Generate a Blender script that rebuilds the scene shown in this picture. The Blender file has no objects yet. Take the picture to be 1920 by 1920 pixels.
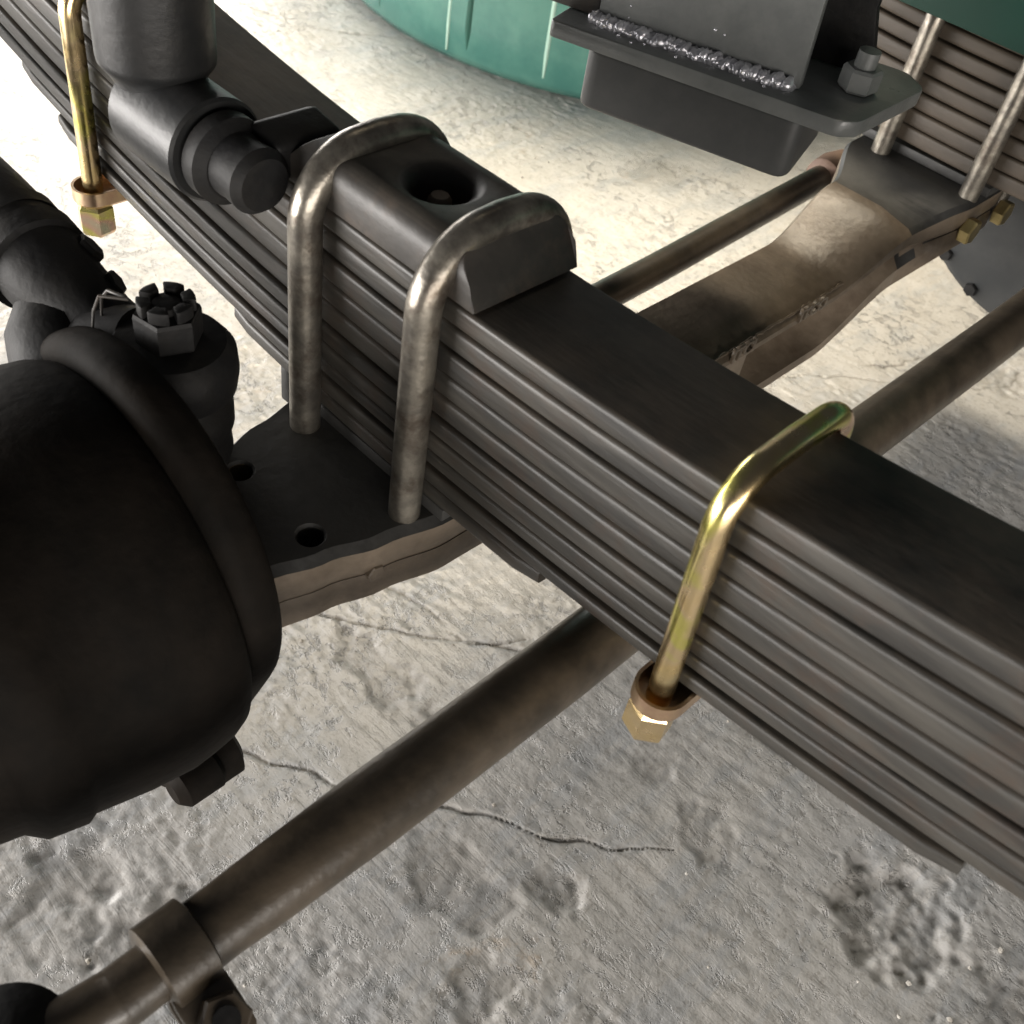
import bpy, bmesh, math, random
import numpy as np
from mathutils import Vector, Matrix

random.seed(7)
SC = bpy.context.scene
COL = SC.collection
V = Vector

# ------------------------------------------------------------------ camera
CAM_POS = V((0.4205, -0.3668, 0.9819))
PITCH, AZ, ROLL = (math.radians(a) for a in (45.35, 37.3, 11.3))
fh = V((-math.sin(AZ), math.cos(AZ), 0)); rt = V((math.cos(AZ), math.sin(AZ), 0)); upw = V((0, 0, 1))
fw = fh * math.cos(PITCH) - upw * math.sin(PITCH)
up0 = fh * math.sin(PITCH) + upw * math.cos(PITCH)
r2 = rt * math.cos(ROLL) + up0 * math.sin(ROLL)
u2 = up0 * math.cos(ROLL) - rt * math.sin(ROLL)
cam = bpy.data.cameras.new('camera')
cam.sensor_width = 36; cam.lens = 2000 / 1920 * 36
cam.clip_start = 0.02; cam.clip_end = 200
cam.dof.use_dof = True; cam.dof.focus_distance = 0.84; cam.dof.aperture_fstop = 13
camo = bpy.data.objects.new('camera', cam); COL.objects.link(camo)
M = Matrix((r2, u2, -fw)).transposed().to_4x4(); M.translation = CAM_POS
camo.matrix_world = M
SC.camera = camo

# ------------------------------------------------------------------ world and lamps
w = bpy.data.worlds.new('World'); SC.world = w; w.use_nodes = True
w.node_tree.nodes['Background'].inputs[0].default_value = (0.9, 0.93, 1.0, 1)
w.node_tree.nodes['Background'].inputs[1].default_value = 0.03

def area(name, loc, target, sx, sy, power, color):
    l = bpy.data.lights.new(name, 'AREA'); l.shape = 'RECTANGLE'; l.size = sx; l.size_y = sy
    l.energy = power; l.color = color
    o = bpy.data.objects.new(name, l); COL.objects.link(o)
    o.location = loc
    d = V(target) - V(loc)
    o.rotation_euler = d.to_track_quat('-Z', 'Y').to_euler()
    return o
area('door_light', (-3.2, 0.3, 0.75), (-0.4, 0.3, 0.2), 3.6, 1.3, 108, (1.0, 0.97, 0.93))
floor_fill = area('added_floor_light', (-1.5, 1.95, 3.2), (-1.05, 1.35, 0.0), 1.8, 1.6, 35, (1.0, 0.88, 0.68))  # unseen lamp added overhead to brighten the far left floor
floor_fill.data.spread = math.radians(42)
area('front_light', (-1.7, -2.4, 0.5), (-0.1, 0.0, 0.38), 3.0, 0.9, 185, (1.0, 0.96, 0.92))
area('side_light', (2.7, -1.3, 0.55), (0.3, 0.1, 0.2), 3.0, 0.9, 82, (1.0, 0.94, 0.87))

SC.cycles.max_bounces = 6; SC.cycles.diffuse_bounces = 3; SC.cycles.glossy_bounces = 3
vs = SC.view_settings
vs.view_transform = 'Standard'; vs.look = 'None'; vs.gamma = 1; vs.exposure = 0.12
vs.use_curve_mapping = False

# ------------------------------------------------------------------ materials
def mat(name, col, rough=0.5, metal=0.0, col2=None, scale=20, bump=0.0, bscale=200, spec=0.5,
        rough_var=0.0, dust=None, dust_amt=0.0, dscale=9, stretch=None, coat=0.0):
    m = bpy.data.materials.new(name); m.use_nodes = True
    nt = m.node_tree; N = nt.nodes; L = nt.links
    b = N['Principled BSDF']
    b.inputs['Base Color'].default_value = (*col, 1)
    b.inputs['Roughness'].default_value = rough
    b.inputs['Metallic'].default_value = metal
    b.inputs['Specular IOR Level'].default_value = spec
    if coat: b.inputs['Coat Weight'].default_value = coat
    tc = N.new('ShaderNodeTexCoord'); mp = N.new('ShaderNodeMapping')
    L.new(tc.outputs['Object'], mp.inputs[0])
    if stretch: mp.inputs['Scale'].default_value = stretch
    out = None
    if col2:
        n = N.new('ShaderNodeTexNoise'); n.inputs['Scale'].default_value = scale; n.inputs['Detail'].default_value = 4
        n.inputs['Roughness'].default_value = 0.65
        L.new(mp.outputs[0], n.inputs[0])
        r = N.new('ShaderNodeValToRGB'); r.color_ramp.elements[0].position = 0.38; r.color_ramp.elements[1].position = 0.64
        r.color_ramp.elements[0].color = (*col, 1); r.color_ramp.elements[1].color = (*col2, 1)
        L.new(n.outputs['Fac'], r.inputs[0]); out = r.outputs[0]
    if dust:
        n2 = N.new('ShaderNodeTexNoise'); n2.inputs['Scale'].default_value = dscale; n2.inputs['Detail'].default_value = 5
        n2.inputs['Roughness'].default_value = 0.75
        L.new(tc.outputs['Object'], n2.inputs[0])
        mr = N.new('ShaderNodeMapRange'); mr.inputs[1].default_value = 0.5; mr.inputs[2].default_value = 0.72
        mr.inputs[4].default_value = dust_amt
        L.new(n2.outputs['Fac'], mr.inputs[0])
        mx = N.new('ShaderNodeMixRGB'); mx.inputs[2].default_value = (*dust, 1); mx.inputs[1].default_value = (*col, 1)
        if out: L.new(out, mx.inputs[1])
        L.new(mr.outputs[0], mx.inputs[0]); out = mx.outputs[0]
    if out: L.new(out, b.inputs['Base Color'])
    if rough_var:
        n3 = N.new('ShaderNodeTexNoise'); n3.inputs['Scale'].default_value = 35; n3.inputs['Detail'].default_value = 6
        L.new(mp.outputs[0], n3.inputs[0])
        mr3 = N.new('ShaderNodeMapRange'); mr3.inputs[3].default_value = max(0.03, rough - rough_var); mr3.inputs[4].default_value = rough + rough_var
        L.new(n3.outputs['Fac'], mr3.inputs[0]); L.new(mr3.outputs[0], b.inputs['Roughness'])
    if bump:
        n4 = N.new('ShaderNodeTexNoise'); n4.inputs['Scale'].default_value = bscale; n4.inputs['Detail'].default_value = 5
        L.new(mp.outputs[0], n4.inputs[0])
        bp = N.new('ShaderNodeBump'); bp.inputs['Strength'].default_value = bump; bp.inputs['Distance'].default_value = 0.0015
        L.new(n4.outputs['Fac'], bp.inputs['Height']); L.new(bp.outputs[0], b.inputs['Normal'])
    return m

MT = {}
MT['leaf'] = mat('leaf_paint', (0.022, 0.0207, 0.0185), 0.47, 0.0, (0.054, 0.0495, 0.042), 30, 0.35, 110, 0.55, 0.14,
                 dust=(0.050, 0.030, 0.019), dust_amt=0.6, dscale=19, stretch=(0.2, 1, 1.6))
MT['farleaf'] = mat('dusty_far_leaf', (0.060, 0.048, 0.036), 0.5, 0.0, (0.10, 0.08, 0.06), 18, 0.15, 200, 0.45, 0.1, stretch=(0.35, 1, 1))
MT['ubolt'] = mat('grey_rod_steel', (0.15, 0.137, 0.118), 0.33, 0.8, (0.31, 0.285, 0.24), 46, 0.3, 130, 0.5, 0.08,
                  dust=(0.075, 0.05, 0.035), dust_amt=0.85, dscale=34)
MT['forge'] = mat('dark_forging', (0.034, 0.031, 0.028), 0.48, 0.0, (0.052, 0.047, 0.041), 30, 0.2, 160, 0.5, 0.1,
                  dust=(0.11, 0.08, 0.06), dust_amt=0.5, dscale=25)
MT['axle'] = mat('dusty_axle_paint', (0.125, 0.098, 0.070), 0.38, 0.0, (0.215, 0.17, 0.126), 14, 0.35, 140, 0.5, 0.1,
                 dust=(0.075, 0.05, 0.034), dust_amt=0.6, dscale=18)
MT['pad'] = mat('pad_paint', (0.028, 0.028, 0.027), 0.55, 0.0, (0.045, 0.044, 0.042), 22, 0.3, 120, 0.5, 0.1,
                dust=(0.015, 0.014, 0.013), dust_amt=0.9, dscale=26)
MT['rod'] = mat('tube_paint', (0.038, 0.030, 0.021), 0.36, 0.0, (0.085, 0.066, 0.046), 20, 0.25, 120, 0.7, 0.08)
MT['black'] = mat('satin_black', (0.0085, 0.0085, 0.009), 0.6, 0.0, (0.017, 0.016, 0.015), 26, 0.5, 110, 0.22, 0.08)
MT['drum'] = mat('grimy_drum', (0.0065, 0.0058, 0.005), 0.7, 0.0, (0.013, 0.0105, 0.0085), 14, 0.5, 90, 0.06, 0.08)
MT['shock'] = mat('shock_paint', (0.012, 0.0125, 0.013), 0.40, 0.0, (0.019, 0.0185, 0.018), 24, 0.25, 120, 0.4, 0.06)
MT['bracket'] = mat('grey_satin_paint', (0.125, 0.132, 0.13), 0.30, 0.0, (0.16, 0.167, 0.163), 30, 0.18, 240, 0.5, 0.06)
MT['rubber'] = mat('rubber_block', (0.058, 0.060, 0.060), 0.5, 0.0, (0.07, 0.071, 0.07), 40, 0.1, 300, 0.4)
MT['weld'] = mat('weld_metal', (0.50, 0.50, 0.54), 0.17, 0.6, (0.85, 0.85, 0.90), 70, 0.8, 240, 0.8, 0.14)
MT['fardrum'] = mat('far_drum_paint', (0.03, 0.032, 0.033), 0.6, 0.0, (0.045, 0.046, 0.046), 12, 0.2, 80, 0.4)
MT['olive'] = mat('olive_zinc', (0.45, 0.36, 0.16), 0.35, 0.85, (0.62, 0.5, 0.25), 40, 0.1, 200)
MT['rust'] = mat('rusty_cast', (0.11, 0.065, 0.045), 0.65, 0.0, (0.16, 0.10, 0.07), 40, 0.5, 150)
MT['green'] = mat('green_plastic', (0.045, 0.14, 0.117), 0.22, 0.0, (0.072, 0.185, 0.15), 9, 0.0, 100, 0.5)
MT['dkgreen'] = mat('dark_green_plastic', (0.006, 0.05, 0.035), 0.4, 0.0, (0.008, 0.06, 0.042), 5, 0.0, 100, 0.4)

def gold():
    m = bpy.data.materials.new('yellow_zinc'); m.use_nodes = True
    nt = m.node_tree; N = nt.nodes; L = nt.links; b = N['Principled BSDF']
    b.inputs['Metallic'].default_value = 1.0; b.inputs['Roughness'].default_value = 0.24
    tc = N.new('ShaderNodeTexCoord'); n = N.new('ShaderNodeTexNoise'); n.inputs['Scale'].default_value = 16; n.inputs['Detail'].default_value = 3
    n.inputs['Distortion'].default_value = 0.6
    L.new(tc.outputs['Object'], n.inputs[0])
    r = N.new('ShaderNodeValToRGB'); e = r.color_ramp.elements
    e[0].position = 0.28; e[0].color = (0.72, 0.60, 0.36, 1)
    e[1].position = 0.74; e[1].color = (0.66, 0.66, 0.46, 1)
    for p, c in ((0.40, (0.88, 0.66, 0.32)), (0.48, (0.90, 0.70, 0.42)), (0.55, (0.86, 0.80, 0.22)), (0.62, (0.88, 0.58, 0.42))):
        x = e.new(p); x.color = (*c, 1)
    L.new(n.outputs['Fac'], r.inputs[0]); L.new(r.outputs[0], b.inputs['Base Color'])
    n3 = N.new('ShaderNodeTexNoise'); n3.inputs['Scale'].default_value = 120; L.new(tc.outputs['Object'], n3.inputs[0])
    mr = N.new('ShaderNodeMapRange'); mr.inputs[3].default_value = 0.16; mr.inputs[4].default_value = 0.34
    L.new(n3.outputs['Fac'], mr.inputs[0]); L.new(mr.outputs[0], b.inputs['Roughness'])
    return m
def dust_and_lighten_tops(m, col, amount):  # patchy dust on upward faces that also puts missing light into their colour
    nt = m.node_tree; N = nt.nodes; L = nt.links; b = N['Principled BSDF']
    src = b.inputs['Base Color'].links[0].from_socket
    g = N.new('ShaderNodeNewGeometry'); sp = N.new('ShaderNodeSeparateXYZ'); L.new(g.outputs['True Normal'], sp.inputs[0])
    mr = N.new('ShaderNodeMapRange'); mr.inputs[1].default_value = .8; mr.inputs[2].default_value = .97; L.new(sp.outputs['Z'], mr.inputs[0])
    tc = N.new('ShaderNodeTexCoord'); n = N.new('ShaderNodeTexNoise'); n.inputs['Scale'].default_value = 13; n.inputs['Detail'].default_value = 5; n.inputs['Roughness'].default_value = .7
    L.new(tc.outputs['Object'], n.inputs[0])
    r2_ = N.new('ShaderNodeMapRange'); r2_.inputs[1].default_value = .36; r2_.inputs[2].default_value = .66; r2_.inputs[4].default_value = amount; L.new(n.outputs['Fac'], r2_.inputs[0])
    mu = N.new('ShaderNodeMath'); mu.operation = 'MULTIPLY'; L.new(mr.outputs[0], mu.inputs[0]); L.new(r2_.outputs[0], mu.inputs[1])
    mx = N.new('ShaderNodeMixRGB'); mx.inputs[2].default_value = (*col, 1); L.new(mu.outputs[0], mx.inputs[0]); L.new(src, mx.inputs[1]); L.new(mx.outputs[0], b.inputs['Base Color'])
dust_and_lighten_tops(MT['leaf'], (0.125, 0.10, 0.075), 0.7)
dust_and_lighten_tops(MT['forge'], (0.11, 0.095, 0.075), 0.55)
dust_and_lighten_tops(MT['pad'], (0.10, 0.095, 0.085), 0.45)
MT['gold'] = gold()
MT['copper'] = mat('copper_tint_zinc', (0.74, 0.50, 0.34), 0.30, 1.0, (0.85, 0.64, 0.40), 60, 0.05, 200)

# ------------------------------------------------------------------ mesh helpers
def finish(name, bm, m, parent=None, smooth=True, angle=40):
    bmesh.ops.recalc_face_normals(bm, faces=bm.faces[:])
    me = bpy.data.meshes.new(name); bm.to_mesh(me); bm.free()
    me.materials.append(MT[m] if isinstance(m, str) else m)
    if smooth:
        me.polygons.foreach_set('use_smooth', [True] * len(me.polygons))
        me.set_sharp_from_angle(angle=math.radians(angle))
    o = bpy.data.objects.new(name, me); COL.objects.link(o)
    if parent: o.parent = parent
    return o

def thing(name, label, cat, group=None):
    o = bpy.data.objects.new(name, None); COL.objects.link(o)
    o.empty_display_size = 0.05
    tag(o, label, cat, group)
    return o
def tag(o, label, cat, group=None):
    o['label'] = label; o['category'] = cat
    if group: o['group'] = group
def dup(root, off, label):
    r = root.copy(); COL.objects.link(r); r.location = root.location + V(off); r['label'] = label
    for ch in list(root.children):
        c = ch.copy(); COL.objects.link(c); c.parent = r
        for g in list(ch.children):
            d = g.copy(); COL.objects.link(d); d.parent = c
    return r

def sweep(bm, path, radii, seg=20, cap=True):
    """tube through path points (Vectors); radii scalar or list"""
    path = [V(p) for p in path]; n = len(path)
    if not hasattr(radii, '__len__'): radii = [radii] * n
    rings = []; nrm = None
    for i, p in enumerate(path):
        t = (path[min(i + 1, n - 1)] - path[max(i - 1, 0)]).normalized()
        if nrm is None:
            a = V((0, 0, 1)) if abs(t.z) < 0.9 else V((1, 0, 0))
            nrm = (a - t * a.dot(t)).normalized()
        else:
            nrm = (nrm - t * nrm.dot(t)).normalized()
        bn = t.cross(nrm)
        rings.append([bm.verts.new(p + (nrm * math.cos(k * 2 * math.pi / seg) + bn * math.sin(k * 2 * math.pi / seg)) * radii[i]) for k in range(seg)])
    for a, b in zip(rings[:-1], rings[1:]):
        for k in range(seg):
            bm.faces.new((a[k], a[(k + 1) % seg], b[(k + 1) % seg], b[k]))
    if cap:
        bm.faces.new(rings[0]); bm.faces.new(rings[-1][::-1])

def lathe(bm, origin, axis, prof, seg=48):
    """prof: list of (radius, distance along axis)"""
    o = V(origin); ax = V(axis).normalized()
    a = V((0, 0, 1)) if abs(ax.z) < 0.9 else V((1, 0, 0))
    e1 = (a - ax * a.dot(ax)).normalized(); e2 = ax.cross(e1)
    rings = []
    for r, d in prof:
        if r <= 1e-6: rings.append([bm.verts.new(o + ax * d)])
        else: rings.append([bm.verts.new(o + ax * d + (e1 * math.cos(k * 2 * math.pi / seg) + e2 * math.sin(k * 2 * math.pi / seg)) * r) for k in range(seg)])
    for A, B in zip(rings[:-1], rings[1:]):
        for k in range(seg):
            k2 = (k + 1) % seg
            if len(A) == 1 and len(B) == 1: continue
            if len(A) == 1: bm.faces.new((A[0], B[k2], B[k]))
            elif len(B) == 1: bm.faces.new((A[k], A[k2], B[0]))
            else: bm.faces.new((A[k], A[k2], B[k2], B[k]))
    if len(rings[0]) > 1: bm.faces.new(rings[0][::-1])
    if len(rings[-1]) > 1: bm.faces.new(rings[-1])

def hexnut(bm, origin, axis, af, h, rot=0.0, bev=0.12):
    o = V(origin); ax = V(axis).normalized()
    a = V((0, 0, 1)) if abs(ax.z) < 0.9 else V((1, 0, 0))
    e1 = (a - ax * a.dot(ax)).normalized(); e2 = ax.cross(e1)
    R = af / math.sqrt(3)
    def ring(r, d): return [bm.verts.new(o + ax * d + (e1 * math.cos(rot + k * math.pi / 3) + e2 * math.sin(rot + k * math.pi / 3)) * r) for k in range(6)]
    rs = [ring(R * (1 - bev), 0), ring(R, h * 0.12), ring(R, h * 0.88), ring(R * (1 - bev), h)]
    for A, B in zip(rs[:-1], rs[1:]):
        for k in range(6): bm.faces.new((A[k], A[(k + 1) % 6], B[(k + 1) % 6], B[k]))
    bm.faces.new(rs[0][::-1]); bm.faces.new(rs[-1])

def extrude_poly(bm, pts, vec):
    """closed prism from a planar loop of 3d points"""
    a = [bm.verts.new(V(p)) for p in pts]; b = [bm.verts.new(V(p) + V(vec)) for p in pts]
    n = len(pts)
    bm.faces.new(a); bm.faces.new(b[::-1])
    for k in range(n): bm.faces.new((a[k], b[k], b[(k + 1) % n], a[(k + 1) % n]))

def bevel_all(bm, w, seg=2, ang=30):
    bmesh.ops.recalc_face_normals(bm, faces=bm.faces[:])
    es = [e for e in bm.edges if len(e.link_faces) == 2 and e.calc_face_angle(0) > math.radians(ang)]
    bmesh.ops.bevel(bm, geom=es, offset=w, segments=seg, affect='EDGES', profile=0.5, clamp_overlap=True)

def rounded(pts2, r, seg=5):
    """round the corners of a 2d polygon"""
    out = []; n = len(pts2)
    rr = r if hasattr(r, '__len__') else [r] * n
    for i, p in enumerate(pts2):
        p = V((*p, 0)); a = V((*pts2[i - 1], 0)); b = V((*pts2[(i + 1) % n], 0))
        if rr[i] <= 0: out.append((p.x, p.y)); continue
        da = (a - p).normalized(); db = (b - p).normalized()
        ang = da.angle(db); d = min(rr[i] / math.tan(ang / 2), 0.49 * min((a - p).length, (b - p).length))
        s = p + da * d; e = p + db * d
        for k in range(seg + 1):
            t = k / seg; q = s * (1 - t) ** 2 + p * 2 * t * (1 - t) + e * t * t
            out.append((q.x, q.y))
    return out

def boolean_diff(obj, cutters):
    for c in cutters:
        md = obj.modifiers.new('cut', 'BOOLEAN'); md.operation = 'DIFFERENCE'; md.object = c; md.solver = 'EXACT'
    dg = bpy.context.evaluated_depsgraph_get()
    me = bpy.data.meshes.new_from_object(obj.evaluated_get(dg))
    obj.modifiers.clear(); old = obj.data; nm = old.name; obj.data = me
    bpy.data.meshes.remove(old); me.name = nm
    me.polygons.foreach_set('use_smooth', [True] * len(me.polygons)); me.set_sharp_from_angle(angle=math.radians(35))
    for c in cutters:
        d = c.data; bpy.data.objects.remove(c); bpy.data.meshes.remove(d)

# ------------------------------------------------------------------ floor
def value_noise(X, Y, scale, seed):
    rng = np.random.default_rng(seed); T = rng.random((256, 256))
    x = X * scale; y = Y * scale
    xi = np.floor(x).astype(int); yi = np.floor(y).astype(int); fx = x - xi; fy = y - yi
    fx = fx * fx * (3 - 2 * fx); fy = fy * fy * (3 - 2 * fy)
    g = lambda a, b: T[a % 256, b % 256]
    return (g(xi, yi) * (1 - fx) * (1 - fy) + g(xi + 1, yi) * fx * (1 - fy) + g(xi, yi + 1) * (1 - fx) * fy + g(xi + 1, yi + 1) * fx * fy)

def polyline_dist(X, Y, pts):
    d = np.full(X.shape, 9.0)
    for (x0, y0), (x1, y1) in zip(pts[:-1], pts[1:]):
        dx, dy = x1 - x0, y1 - y0
        t = np.clip(((X - x0) * dx + (Y - y0) * dy) / (dx * dx + dy * dy), 0, 1)
        d = np.minimum(d, np.hypot(X - x0 - t * dx, Y - y0 - t * dy))
    return d

CRACKS = [   # (points on the floor, half width, depth)
    ([(-0.2325, 0.0856), (-0.1871, 0.1117), (-0.1642, 0.1245), (-0.1096, 0.166), (-0.0573, 0.2096), (-0.0104, 0.25), (0.031, 0.2968)], 0.0026, 0.0065),
    ([(-0.0819, 0.2069), (-0.0696, 0.2125), (-0.0446, 0.2145), (-0.0248, 0.2381), (-0.0084, 0.2745)], 0.0034, 0.006),
    ([(-0.1482, -0.1007), (-0.098, -0.0647), (-0.07, -0.0457), (-0.0026, -0.0031), (0.0551, 0.0327), (0.1001, 0.0648), (0.118, 0.0777), (0.1466, 0.0952), (0.2001, 0.1337), (0.2409, 0.1699), (0.2692, 0.2045)], 0.003, 0.007),
    ([(-0.1625, 0.8916), (-0.1319, 0.9355), (-0.0678, 1.0229), (0.0249, 1.135), (0.0698, 1.1783), (0.1046, 1.2233), (0.124, 1.2815), (0.1239, 1.3419)], 0.0024, 0.005),
    ([(-0.0714, 1.0763), (-0.0281, 1.1223), (-0.0036, 1.2114), (0.0116, 1.3048)], 0.0022, 0.005),
    ([(-1.7927, 1.0155), (-1.6529, 1.0045), (-1.4912, 1.0562), (-1.4293, 1.1235), (-1.3131, 1.2528)], 0.0034, 0.006),
    ([(-0.2231, 0.2118), (-0.1789, 0.2), (-0.1508, 0.2093), (-0.117, 0.2132), (-0.0696, 0.2125)], 0.0022, 0.004),
]
PITS = [     # x, y, rx, ry, depth
    (0.4758, 0.318, 0.085, 0.06, 0.012),
    (0.2232, 0.0858, 0.03, 0.03, 0.008),
    (0.4223, 0.354, 0.03, 0.03, 0.005),
    (0.5909, 0.336, 0.05, 0.04, 0.007),
    (0.1631, 0.0207, 0.06, 0.045, 0.004),
    (-0.0743, -0.2527, 0.06, 0.05, 0.006),
    (0.0104, -0.2445, 0.05, 0.03, 0.006),
    (0.0637, 0.5546, 0.03, 0.03, 0.004),
    (-0.0813, 0.1186, 0.08, 0.03, 0.005),
    (0.2034, 0.2665, 0.03, 0.03, 0.004),
    (0.0964, 1.2778, 0.05, 0.05, 0.007),
    (-0.6351, 1.2767, 0.06, 0.08, 0.003),
    (0.2388, -0.0366, 0.04, 0.04, 0.005),
    (0.2525, 0.3985, 0.03, 0.02, 0.004),
    (0.01, -0.2015, 0.03, 0.05, 0.004),
    (0.2846, 0.2477, 0.04, 0.03, 0.004),
]

def make_floor():
    xs = np.concatenate([np.linspace(-30, -2.2, 40)[:-1], np.linspace(-2.2, -1.05, 210)[:-1], np.arange(-1.05, 0.75, 0.0026), np.linspace(0.75, 3, 60)[1:], np.linspace(3, 30, 20)[1:]])
    ys = np.concatenate([np.linspace(-30, -2, 20)[:-1], np.linspace(-2, -0.5, 40)[:-1], np.arange(-0.5, 1.35, 0.0026), np.linspace(1.35, 2.6, 160)[1:], np.linspace(2.6, 30, 40)[1:]])
    X, Y = np.meshgrid(xs, ys, indexing='ij')
    big = (value_noise(X, Y, 3.1, 1) - .5) * 0.008 + (value_noise(X, Y, 7, 2) - .5) * 0.003
    rough = np.clip((value_noise(X, Y, 5.5, 3) * .6 + value_noise(X, Y, 14, 4) * .4 - .40) * 4, 0.22, 1)
    # trowel drag: stretched streaks plus crumbly pitting where the skim has worn
    st = (value_noise(X * .55 + Y * .25, Y * 1.4 - X * .5, 70, 5) - .5) * 0.0010
    fine = ((value_noise(X, Y, 95, 6) - .5) * 0.0020 + (value_noise(X, Y, 48, 7) - .5) * 0.0008 + (value_noise(X, Y, 190, 16) - .5) * 0.0018) * rough * .75
    Z = big + st + fine
    mask = np.zeros_like(X)
    def window(x0, x1, y0, y1):
        return slice(np.searchsorted(xs, x0), np.searchsorted(xs, x1)), slice(np.searchsorted(ys, y0), np.searchsorted(ys, y1))
    for pts, hw, dep in CRACKS:
        px = [p[0] for p in pts]; py = [p[1] for p in pts]
        s_ = window(min(px) - .05, max(px) + .05, min(py) - .05, max(py) + .05)
        x, y = X[s_], Y[s_]
        d = polyline_dist(x + (value_noise(x, y, 22, 8) - .5) * 0.016 + (value_noise(x, y, 70, 9) - .5) * 0.007, y + (value_noise(x, y, 26, 10) - .5) * 0.014, pts)
        ends = np.minimum(np.hypot(x - px[0], y - py[0]), np.hypot(x - px[-1], y - py[-1]))
        f = np.clip(1 - d / (hw * (0.15 + 1.5 * value_noise(x, y, 19, 11)) * np.clip(ends / 0.06, 0.2, 1)), 0, 1) ** 0.7
        Z[s_] -= dep * .45 * f; mask[s_] = np.maximum(mask[s_], f)
        Z[s_] += np.exp(-(d / (hw * 3)) ** 2) * 0.0012 * (value_noise(x, y, 9, 12) - .3)
    pit = np.zeros_like(X)
    for px, py, rx, ry, dep in PITS:
        s_ = window(px - rx * 2.2, px + rx * 2.2, py - ry * 2.2, py + ry * 2.2); x, y = X[s_], Y[s_]
        a = np.hypot((x - px) / rx, (y - py) / ry) + (value_noise(x, y, 35, 13) - .5) * 0.9 + (value_noise(x, y, 90, 14) - .5) * 0.5
        f = np.clip((1.05 - a) * 2.2, 0, 1)
        Z[s_] -= dep * .45 * f * (0.35 + value_noise(x, y, 60, 15) * .8 + value_noise(x, y, 140, 17) * .5); pit[s_] = np.maximum(pit[s_], f)
    nx, ny = X.shape
    co = np.stack([X, Y, Z], -1).reshape(-1, 3).astype(np.float32)
    idx = np.arange(nx * ny).reshape(nx, ny)
    q = np.stack([idx[:-1, :-1], idx[1:, :-1], idx[1:, 1:], idx[:-1, 1:]], -1).reshape(-1, 4).astype(np.int32)
    me = bpy.data.meshes.new('floor')
    me.vertices.add(len(co)); me.vertices.foreach_set('co', co.ravel())
    me.loops.add(q.size); me.loops.foreach_set('vertex_index', q.ravel())
    me.polygons.add(len(q)); me.polygons.foreach_set('loop_start', np.arange(0, q.size, 4, dtype=np.int32))
    me.update(); me.validate()
    me.polygons.foreach_set('use_smooth', np.ones(len(q), bool))
    at = me.attributes.new('dirt', 'FLOAT', 'POINT'); at.data.foreach_set('value', np.clip(mask * 0.5 + pit * 0.2, 0, 1).ravel().astype(np.float32))
    o = bpy.data.objects.new('floor', me); COL.objects.link(o); o['kind'] = 'structure'
    o['label'] = 'worn pale grey concrete workshop floor with cracks and chips'
    # material
    m = bpy.data.materials.new('worn_concrete'); m.use_nodes = True; nt = m.node_tree; N = nt.nodes; L = nt.links; b = N['Principled BSDF']
    tc = N.new('ShaderNodeTexCoord')
    def noise(s, d=4, r=.6, st=None, dist=0):
        n = N.new('ShaderNodeTexNoise'); n.inputs['Scale'].default_value = s; n.inputs['Detail'].default_value = d; n.inputs['Roughness'].default_value = r
        n.inputs['Distortion'].default_value = dist
        if st:
            mp = N.new('ShaderNodeMapping'); mp.inputs['Scale'].default_value = st[0]; mp.inputs['Rotation'].default_value = (0, 0, st[1])
            L.new(tc.outputs['Object'], mp.inputs[0]); L.new(mp.outputs[0], n.inputs[0])
        else: L.new(tc.outputs['Object'], n.inputs[0])
        return n.outputs['Fac']
    def ramp(f, p0, p1, c0, c1):
        r = N.new('ShaderNodeValToRGB'); r.color_ramp.elements[0].position = p0; r.color_ramp.elements[1].position = p1
        r.color_ramp.elements[0].color = (*c0, 1); r.color_ramp.elements[1].color = (*c1, 1); L.new(f, r.inputs[0]); return r.outputs[0]
    def mix(t, fac, a, bb):
        x = N.new('ShaderNodeMixRGB'); x.blend_type = t
        if hasattr(fac, 'links'): L.new(fac, x.inputs[0])
        else: x.inputs[0].default_value = fac
        for i, c in ((1, a), (2, bb)):
            if hasattr(c, 'links'): L.new(c, x.inputs[i])
            else: x.inputs[i].default_value = (*c, 1)
        return x.outputs[0]
    c = ramp(noise(2.2, 6, .65), .35, .68, (0.425, 0.413, 0.39), (0.52, 0.515, 0.505))
    stain = ramp(noise(4.5, 6, .7, None, .8), .56, .70, (0, 0, 0), (1, 1, 1))
    c = mix('MIX', mix('MULTIPLY', 1.0, stain, (0.55, 0.55, 0.55)), c, (0.36, 0.335, 0.295))
    grey = ramp(noise(7, 5, .7, ((2.6, 0.8, 1), -0.65)), .50, .60, (0, 0, 0), (1, 1, 1))  # smooth worn patches, their bluish sheen put into the colour along the view
    c = mix('MIX', mix('MULTIPLY', 1.0, grey, (0.55, 0.55, 0.55)), c, (0.355, 0.37, 0.385))
    speck = ramp(noise(150, 2, .7), .34, .46, (0.45, 0.42, 0.38), (1, 1, 1))
    c = mix('MULTIPLY', 0.4, c, speck)
    oc = ramp(noise(7, 5, .75, None, 1.2), .63, .72, (0, 0, 0), (1, 1, 1))
    c = mix('MIX', mix('MULTIPLY', 1.0, oc, (0.35, 0.35, 0.35)), c, (0.42, 0.29, 0.16))
    chips = ramp(noise(42, 5, .76, ((1.0, 1.35, 1), 0.65), .35), .40, .462, (0, 0, 0), (1, 1, 1))
    where = ramp(noise(5.5, 3, .65), .44, .60, (0, 0, 0), (1, 1, 1))
    chips = mix('MIX', where, (1, 1, 1), chips)
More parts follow.
